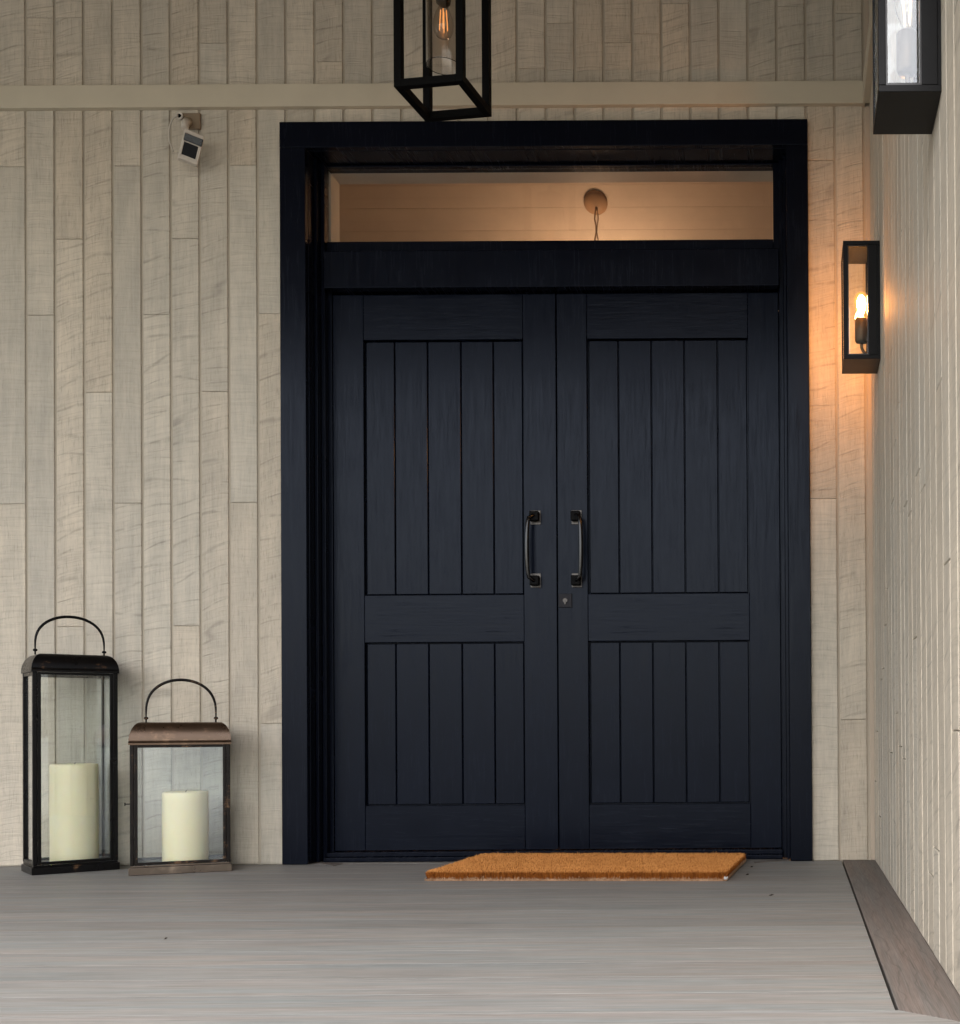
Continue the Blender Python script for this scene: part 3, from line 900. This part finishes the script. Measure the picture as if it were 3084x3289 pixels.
# ------------------------------------------------------------ movement sensor
sn = thing('motion_sensor', 'small tilted off-white box sensor under the trim band with a looped cable', 'sensor', (-2.045, -.0095, 2.54))
obj('mounting_plate', MB().box(-.033, .030, -.010, .0, -.030, .024), mat_paint('plate_beige', (.20, .15, .10), .6, .3), sn, bevel=.002)
ar = MB().tube([(-.012, -.008, -.006), (-.010, -.030, -.022), (-.004, -.046, -.050)], [.016, .013, .011], 14)
obj('swivel_arm', ar, M_white, sn)
ring = MB()
pr = []
for q in range(17):
    a = 2*math.pi*q/16; pr.append((-.038+.010*math.cos(a), -.014, .012+.010*math.sin(a)))
ring.tube(pr, .0035, 8)
obj('cable_gland', ring, M_white, sn)
gd = MB(); disc_y(gd, -.038, .012, .0075, -.0135, -.008)
obj('gland_hole', gd, M_lens, sn)
cb = [(-.040, -.020, .010), (-.054, -.026, -.005), (-.064, -.03, -.040), (-.062, -.034, -.080), (-.052, -.037, -.108), (-.046, -.04, -.122)]
def smooth(p, n=6):
    out = []
    P = [Vector(q) for q in p]
    for i in range(len(P)-1):
        p0, p1, p2, p3 = P[max(i-1, 0)], P[i], P[i+1], P[min(i+2, len(P)-1)]
        for k in range(n):
            t = k/n
            out.append(.5*((2*p1)+(p2-p0)*t+(2*p0-5*p1+4*p2-p3)*t*t+(3*p1-p0-3*p2+p3)*t**3))
    out.append(P[-1]); return out
obj('cable', MB().tube(smooth(cb), .0028, 8), M_white, sn)
bd = MB()
# housing: a frame round two windows, lower face angled forward
bd.box(-.031, .031, -.018, .028, -.050, .050)
hs_ = obj('housing', bd, M_white, sn, (.030, -.072, -.126), (R(12), R(12), R(30)), bevel=.004)
wd = MB().box(-.0265, .0295, -.0235, -.0175, .012, .036)
obj('window', wd, mat_paint('sensor_blue_grey', (.010, .016, .020), .12, .5, mottle=.4, bumpd=0), hs_, bevel=.002)
obj('lens', MB().box(-.0225, .0200, -.0200, -.0175, -.034, .008), M_lens, hs_, bevel=.002)
obj('lens_rim', MB().box(-.0265, -.0228, -.0225, -.0178, -.037, .0105), M_white, hs_, bevel=.001)
obj('lens_rim', MB().box(.0203, .0295, -.0225, -.0178, -.037, .0105), M_white, hs_, bevel=.001)

# ------------------------------------------------------------ coir doormat
MATW, MATD = .910, .555
mat_t = thing('doormat', 'thick orange-brown coir doormat lying in front of the double door', 'doormat', (-1.113, -.514, 0), R(-3.6))
MR = .014   # corner radius
def rounded(w, d, r, ins, n=5, jit=0.0, step=0):
    pts = []
    for cx, cy, a0 in ((w-r, r, -90), (w-r, d-r, 0), (r, d-r, 90), (r, r, 180)):
        for q in range(n+1):
            a = R(a0+90*q/n); rr_ = r-ins
            pts.append((cx+rr_*math.cos(a)+random.uniform(-jit, jit), cy+rr_*math.sin(a)+random.uniform(-jit, jit)))
    return pts
obj('backing', MB().prism(rounded(MATW, MATD, MR, .0015), .0006, .0055), M_coirback, mat_t)
bodym = MB().prism(rounded(MATW, MATD, MR, .008), .0078, .023)
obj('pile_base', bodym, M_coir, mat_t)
# tufts
rnd = random.Random(3)
pv = []; pf = []
def blade(x, y, z, dx, dy, h, wd_):
    a = rnd.uniform(0, math.pi); ux, uy = math.cos(a)*wd_, math.sin(a)*wd_
    b = len(pv)
    pv.extend([(x-ux, y-uy, z), (x+ux, y+uy, z), (x+dx+ux*.7, y+dy+uy*.7, z+h), (x+dx-ux*.7, y+dy-uy*.7, z+h)])
    pf.append((b, b+1, b+2, b+3))
def inside(x, y):
    cx = min(max(x, MR), MATW-MR); cy = min(max(y, MR), MATD-MR)
    return (x-cx)**2+(y-cy)**2 <= (MR-.003)**2 or (MR <= x <= MATW-MR) or (MR <= y <= MATD-MR)
N = 0
while N < 46000:
    x = rnd.uniform(.003, MATW-.003); y = rnd.uniform(.003, MATD-.003)
    if not inside(x, y): continue
    h = rnd.gauss(.0300, .0011) - .020
    hx = .0003*math.sin(x*55+y*20)+.0003*math.sin(y*83+x*31)
    edge = min(x, y, MATW-x, MATD-y)
    hx -= .006*max(0.0, 1-edge/.008)**1.5
    blade(x, y, .020, rnd.gauss(0, .0025), rnd.gauss(0, .0025), h+hx, .0007)
    N += 1
# the cut edges: long fibres seen from the side
per = []
for q in range(15000):
    u = rnd.random()*(2*MATW+2*MATD)
    if u < MATW: x, y, ox, oy = u, .004, 0, -1
    elif u < MATW+MATD: x, y, ox, oy = MATW-.004, u-MATW, 1, 0
    elif u < 2*MATW+MATD: x, y, ox, oy = u-MATW-MATD, MATD-.004, 0, 1
    else: x, y, ox, oy = .004, u-2*MATW-MATD, -1, 0
    if not inside(min(max(x, .004), MATW-.004), min(max(y, .004), MATD-.004)): continue
    k = rnd.gauss(.0035, .0026)
    lump = .0006*math.sin(u*37)+.0008*math.sin(u*83+2)+.0008*math.sin(u*211)
    blade(x-ox*rnd.random()*.006, y-oy*rnd.random()*.006, rnd.uniform(.003, .008), ox*k+rnd.gauss(0, .0025)*abs(oy), oy*k+rnd.gauss(0, .0025)*abs(ox), rnd.gauss(.0170, .0032)+lump, .0009)
# ragged ends along the backing
me = bpy.data.meshes.new('pile'); me.from_pydata(pv, [], pf); me.update()
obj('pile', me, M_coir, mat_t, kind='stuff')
pv = []; pf = []
for q in range(2600):
    u = rnd.random()*(MATW+MATD)
    if u < MATW: blade(u, .001, .001, rnd.gauss(0, .003), -abs(rnd.gauss(.001, .0012)), rnd.gauss(.007, .003), .0007)
    else: blade(MATW-.001, u-MATW, .001, abs(rnd.gauss(.001, .0012)), rnd.gauss(0, .003), rnd.gauss(.007, .003), .0007)
me = bpy.data.meshes.new('backing_fringe'); me.from_pydata(pv, [], pf); me.update()
obj('backing_fringe', me, M_coirback, mat_t, kind='stuff')
# white fluff caught at the front right corner
fz = MB()
for q in range(26):
    a, b = rnd.uniform(0, 6.28), rnd.uniform(.1, 1.4)
    L = rnd.uniform(.006, .013)
    fz.tube([(0, 0, .006), (L*math.cos(a)*math.cos(b)*.6, L*math.sin(a)*math.cos(b)*.6, .006+L*math.sin(b)*.6), (L*math.cos(a)*math.cos(b)+.002, L*math.sin(a)*math.cos(b), .006+L*math.sin(b)*.8)], .0007, 5)
tag(obj('lint_tuft', fz, mat_paint('white_fluff', (.75, .75, .76), .9, .1), None, (-.209, -.571, .0)), 'tiny white fluff caught at the front right corner of the doormat', 'fluff')

# ------------------------------------------------------------ crumbs of leaf on the boards
M_bit = mat_paint('dry_leaf', (.022, .015, .010), .8, .2)
def crumb(x, y, L, W_, a, label):
    mb = MB().add([(-L/2, 0, 0), (0, -W_/2, .0008), (L/2, 0, .003), (0, W_/2, .0012), (0, 0, .0042)],
                  [(0, 1, 4), (1, 2, 4), (2, 3, 4), (3, 0, 4), (0, 3, 2, 1)])
    tag(obj('leaf_fragment', mb, M_bit, None, (x, y, .0006), (0, 0, a)), label, 'leaf fragment')
crumb(-.145, -.20, .012, .02, .3, 'dark sliver on the boards between the doormat and the right door jamb')
crumb(-.150, -.415, .012, .016, .6, 'dark crumb on the boards beside the right end of the doormat')
crumb(-.067, -.90, .016, .010, .1, 'dark leaf crumb lying alone on the boards right of the doormat')
crumb(-1.363, -1.537, .008, .010, .4, 'lone dark speck on the open boards in front of the lanterns')
